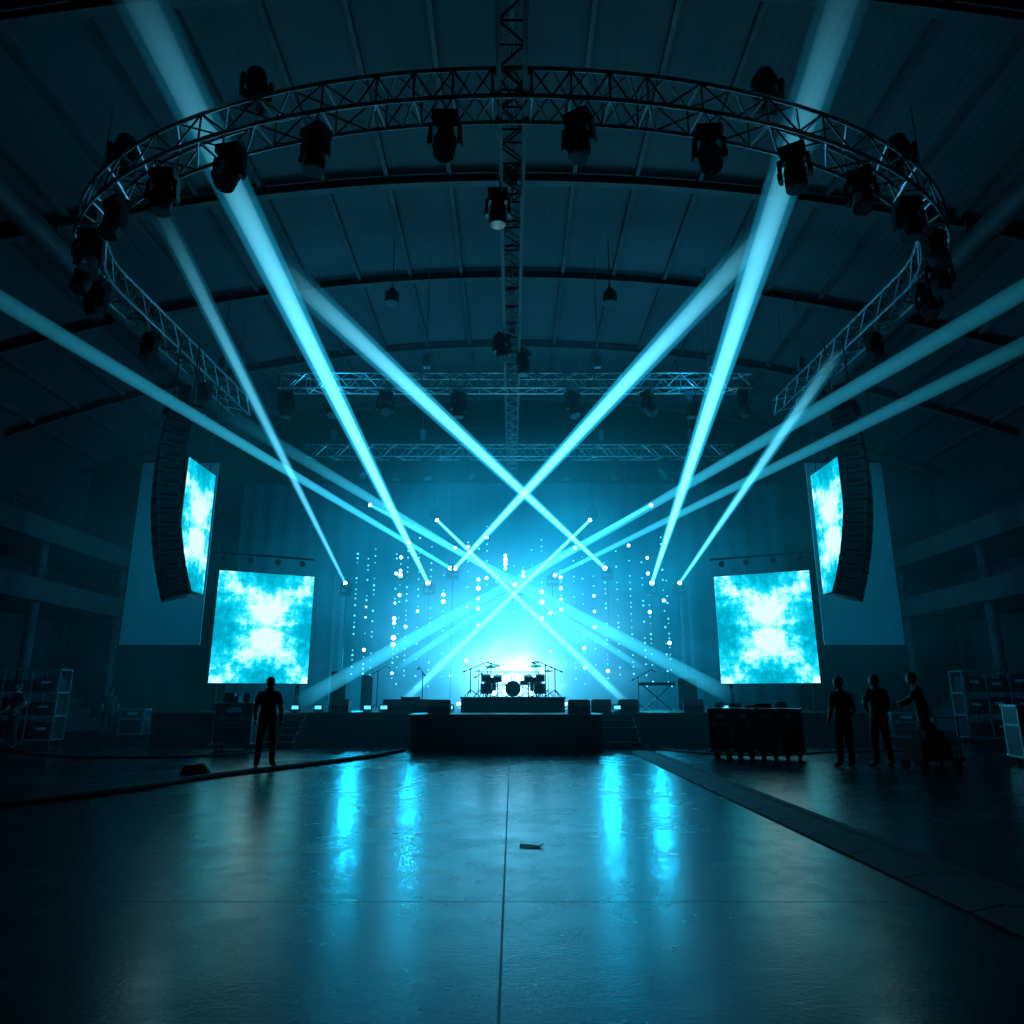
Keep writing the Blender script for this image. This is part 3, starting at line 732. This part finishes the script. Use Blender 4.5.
# ------------------------------------------------------------------ people
def person(name, loc, yaw, J=None, scale=1.0, head_yaw=0, head_tilt=0, shirt=M_shirt):
    P = dict(pelvis=(0, 0, .95), spine=(0, -.01, 1.13), chest=(0, -.01, 1.32), neckb=(0, -.02, 1.46), neckt=(0, .0, 1.56))
    for s, n in ((-1, 'L'), (1, 'R')):
        P['sh' + n] = (s * .185, -.015, 1.415); P['el' + n] = (s * .245, -.03, 1.13); P['wr' + n] = (s * .25, .05, .88)
        P['hip' + n] = (s * .095, 0, .9); P['kn' + n] = (s * .115, .02, .5); P['an' + n] = (s * .13, -.03, .09); P['to' + n] = (s * .16, .15, .045)
    if J: P.update(J)
    R = dict(pelvis=.125, spine=.12, chest=.145, neckb=.085, neckt=.06)
    for n in 'LR': R.update({'sh' + n: .082, 'el' + n: .056, 'wr' + n: .034, 'hip' + n: .112, 'kn' + n: .08, 'an' + n: .062, 'to' + n: .05})
    keys = list(P.keys()); idx = {k: i for i, k in enumerate(keys)}
    verts = [Vector(P[k]) for k in keys]; rad = [R[k] for k in keys]
    ed = [('pelvis', 'spine'), ('spine', 'chest'), ('chest', 'neckb'), ('neckb', 'neckt')]
    for n in 'LR': ed += [('chest', 'sh' + n), ('sh' + n, 'el' + n), ('el' + n, 'wr' + n), ('pelvis', 'hip' + n), ('hip' + n, 'kn' + n), ('kn' + n, 'an' + n), ('an' + n, 'to' + n)]
    edges = [(idx[a], idx[c]) for a, c in ed]; roots = [idx['pelvis']]
    for s, n in ((-1, 'L'), (1, 'R')):
        w = Vector(P['wr' + n]); d = (w - Vector(P['el' + n])).normalized()
        side = Vector((0, 1, 0)) - d * d.y
        side = side.normalized() if side.length > .1 else Vector((s, 0, 0))
        pn = d.cross(side) * (-s)
        i0 = len(verts); verts += [w + d * .0, w + d * .045, w + d * .085]; rad += [.03, .036, .032]; edges += [(i0, i0 + 1), (i0 + 1, i0 + 2)]; roots.append(i0)
        for k, (o, ln) in enumerate(((.028, .072), (.01, .082), (-.009, .076), (-.027, .058))):
            a = w + d * .075 + side * o; i0 = len(verts)
            b1 = a + d * ln * .45 + pn * .006; c1 = b1 + (d * .8 + pn * .6).normalized() * ln * .35; d1 = c1 + (d * .5 + pn * .9).normalized() * ln * .25
            verts += [a, b1, c1, d1]; rad += [.0095, .009, .008, .007]; edges += [(i0, i0 + 1), (i0 + 1, i0 + 2), (i0 + 2, i0 + 3)]; roots.append(i0)
        a = w + d * .03 + side * .025; i0 = len(verts)
        b1 = a + (d * .6 + side * .8).normalized() * .035; c1 = b1 + (d * .9 + side * .4 + pn * .3).normalized() * .03
        verts += [a, b1, c1]; rad += [.012, .0105, .009]; edges += [(i0, i0 + 1), (i0 + 1, i0 + 2)]; roots.append(i0)
    me = bpy.data.meshes.new('tmp'); me.from_pydata([tuple(v) for v in verts], edges, [])
    o = bpy.data.objects.new('tmp', me); COL.objects.link(o)
    md = o.modifiers.new('s', 'SKIN'); md.use_smooth_shade = True
    sv = me.skin_vertices[0].data
    for i in range(len(verts)):
        r = rad[i]; sv[i].radius = (r, r); sv[i].use_root = i in roots
    for k, (rx, ry) in dict(pelvis=(.165, .13), spine=(.155, .12), chest=(.19, .135)).items(): sv[idx[k]].radius = (rx, ry)
    sb = o.modifiers.new('ss', 'SUBSURF'); sb.levels = 2; sb.render_levels = 2
    dg = bpy.context.evaluated_depsgraph_get(); dg.update(); ev = o.evaluated_get(dg); em = ev.to_mesh()
    b = B(); b.bm.from_mesh(em); ev.to_mesh_clear(); bpy.data.objects.remove(o); bpy.data.meshes.remove(me)
    for f in b.bm.faces:
        c = f.calc_center_median(); f.material_index = 0
        if c.z > 1.5 and abs(c.x) < .12 and (c - Vector(P['neckt'])).length < .1: f.material_index = 2
        elif c.z < .13: f.material_index = 4
        elif c.z < .97 : f.material_index = 1
        for n in 'LR':
            sh, el, wr = Vector(P['sh' + n]), Vector(P['el' + n]), Vector(P['wr' + n])
            for (a, e2, lo) in ((sh, el, .75), (el, wr, 0)):
                t = (c - a).dot(e2 - a) / (e2 - a).length_squared; dist = (c - (a + (e2 - a) * max(0, min(1.6, t)))).length
                if t > lo and t < 2.0 and dist < .075 and abs(c.x) > .15 or (a is el and t > 0 and t < 2 and dist < .07): f.material_index = 2
    zmin = min(v.co.z for v in b.bm.verts)
    nt = Vector(P['neckt']); hb = B(); hc = Vector((0, .015, .105))
    hb.mi = 2; vs = hb.sph(hc, (.08, .098, .12), 24, 18)
    for v in vs:
        q = v.co - hc
        if q.z < -.03: k = (-q.z - .03) / .09; v.co.x *= 1 - .28 * k; v.co.y += .018 * k
        if q.y > .06 and -.005 < q.z < .03 and abs(q.x) > .018: v.co.y -= .006
    hb.cyl(hc + Vector((0, .088, .015)), hc + Vector((0, .108, -.02)), .007, .014, 8); hb.sph(hc + Vector((0, .105, -.022)), (.015, .013, .01), 8, 6)
    for s in (-1, 1): hb.sph(hc + Vector((s * .08, -.005, -.003)), (.01, .02, .032), 8, 8)
    hb.mi = 2; hb.sph(hc + Vector((0, .088, -.055)), (.024, .01, .008), 10, 6)
    for s in (-1, 1):
        hb.mi = 5; hb.sph(hc + Vector((s * .03, .085, .005)), (.013, .008, .008), 8, 6)
        hb.mi = 3; hb.sph(hc + Vector((s * .03, .092, .005)), .0045, 6, 5); hb.box(hc + Vector((s * .03, .092, .026)), (.03, .008, .006))
    hb.mi = 3; vs = hb.sph(hc + Vector((0, -.012, .018)), (.09, .104, .117), 22, 16)
    dele = [v for v in vs if (v.co.y - hc.y > .045 and v.co.z - hc.z < .06) or (v.co.z - hc.z < -.045)]
    bmesh.ops.delete(hb.bm, geom=dele, context='VERTS')
    hm = bpy.data.meshes.new('h'); M = Matrix.Translation(nt + Vector((0, 0, -.02))) @ Euler((head_tilt, 0, head_yaw)).to_matrix().to_4x4()
    hb.bm.transform(M); hb.bm.to_mesh(hm); hb.bm.free(); b.bm.from_mesh(hm); bpy.data.meshes.remove(hm)
    b.bm.transform(Matrix.Translation((0, 0, -zmin)))
    me = b.mesh(name, [shirt, M_trou, M_skin, M_hair, M_shoe, M_head], smooth=True)
    return place(me, name, loc, (0, 0, yaw), scale)

S1 = dict(elL=(-.255, -.02, 1.13), wrL=(-.26, .1, .9), elR=(.255, -.03, 1.13), wrR=(.265, .06, .88), knL=(-.12, .03, .5), knR=(.13, .01, .5), anL=(-.15, -.02, .09), toL=(-.19, .16, .045), anR=(.15, -.05, .09), toR=(.19, .12, .045))
person('stagehand', (-5.12, 15.7, 0), .15, S1, 1.03)
S2 = dict(elL=(-.26, -.04, 1.12), wrL=(-.24, .1, .9), elR=(.26, -.04, 1.12), wrR=(.22, .14, .95), anL=(-.15, -.03, .09), toL=(-.19, .14, .045), anR=(.15, .02, .09), toR=(.19, .2, .045))
person('stagehand', (6.88, 15.6, 0), .2, S2, 1.03, .5)
S3 = dict(elL=(-.33, -.06, 1.18), wrL=(-.17, .06, 1.03), elR=(.27, .02, 1.12), wrR=(.2, .2, 1.0), anL=(-.17, -.03, .09), toL=(-.21, .14, .045), anR=(.17, -.02, .09), toR=(.22, .16, .045), knL=(-.14, .03, .5))
person('stagehand', (7.74, 15.8, 0), .2, S3, 1.06, .5)
S4 = dict(spine=(0, .02, 1.13), chest=(0, .05, 1.32), neckb=(0, .07, 1.46), neckt=(0, .1, 1.55), shL=(-.185, .05, 1.42), shR=(.185, .05, 1.42),
          elL=(-.28, .2, 1.24), wrL=(-.3, .42, 1.16), elR=(.26, .2, 1.2), wrR=(.27, .42, 1.1), anL=(-.12, -.22, .09), toL=(-.14, -.04, .045), knL=(-.12, -.05, .5), anR=(.13, .08, .09), toR=(.15, .26, .045), knR=(.12, .13, .51))
person('stagehand', (8.85, 16.1, 0), 1.1, S4, 1.1, -.2, -.1)
person('stagehand', (-13.9, 20.9, 0), 2.6, S3, 1.02)
person('stagehand', (-13.5, 25.0, 0), .8, S2, .98)

# ------------------------------------------------------------------ lights
def lamp(kind, name, loc, energy, col=(.008, .42, .76), rot=(0, 0, 0), **kw):
    l = bpy.data.lights.new(name, kind); l.energy = energy; l.color = col
    for k, v in kw.items(): setattr(l, k, v)
    o = bpy.data.objects.new(name, l); COL.objects.link(o); o.location = loc; o.rotation_euler = rot; return o
for x, z, e_ in ((-5.9, 2.9, 380), (-3.7, 3.1, 240), (3.6, 2.8, 320), (5.4, 3.1, 320)): lamp('POINT', 'stage_wash_lamp', (x, 27.6, z), e_, shadow_soft_size=.12)
for x in (-4, 4): lamp('POINT', 'stage_wash_lamp', (x, 29.3, 7.0), 90, shadow_soft_size=.12)
lamp('SPOT', 'backdrop_wash_lamp', (0, 30.8, 1.3), 600, rot=(math.radians(115), 0, 0), spot_size=2.2, spot_blend=1, shadow_soft_size=.1)
lamp('POINT', 'drum_backlight', (.03, 26.5, 2.1), 90, (.15, .75, 1), shadow_soft_size=.12)
for sx in (-1, 1):
    lamp('SPOT', 'roof_fill_light', (sx * 6, 22.4, 11.3), 280, rot=(math.radians(155), 0, 0), spot_size=2.6, spot_blend=1, shadow_soft_size=.3)  # added unseen light that lifts the ceiling
    lamp('SPOT', 'truss_wash_lamp', (sx * 5.0, 23.0, 7.6), 700, rot=(math.radians(125), 0, 0), spot_size=2.2, spot_blend=1, shadow_soft_size=.2)
    lamp('SPOT', 'screen_fill_light', (sx * 10.4, 19.0, 11.3), 2000, rot=(math.radians(55), 0, -sx * math.radians(18)), spot_size=1.2, spot_blend=1, shadow_soft_size=.2)  # added unseen light to brighten the blank projection screens
    lamp('SPOT', 'crew_fill_light', (sx * 9, 12.0, 11.0), 1300, rot=(math.radians(50), 0, -sx * math.radians(20)), spot_size=1.1, spot_blend=1, shadow_soft_size=.3)  # added unseen fill for the flight cases and crew

w = bpy.data.worlds.new('world'); sc.world = w; w.use_nodes = True
w.node_tree.nodes['Background'].inputs[0].default_value = (.0, .01, .014, 1); w.node_tree.nodes['Background'].inputs[1].default_value = .3
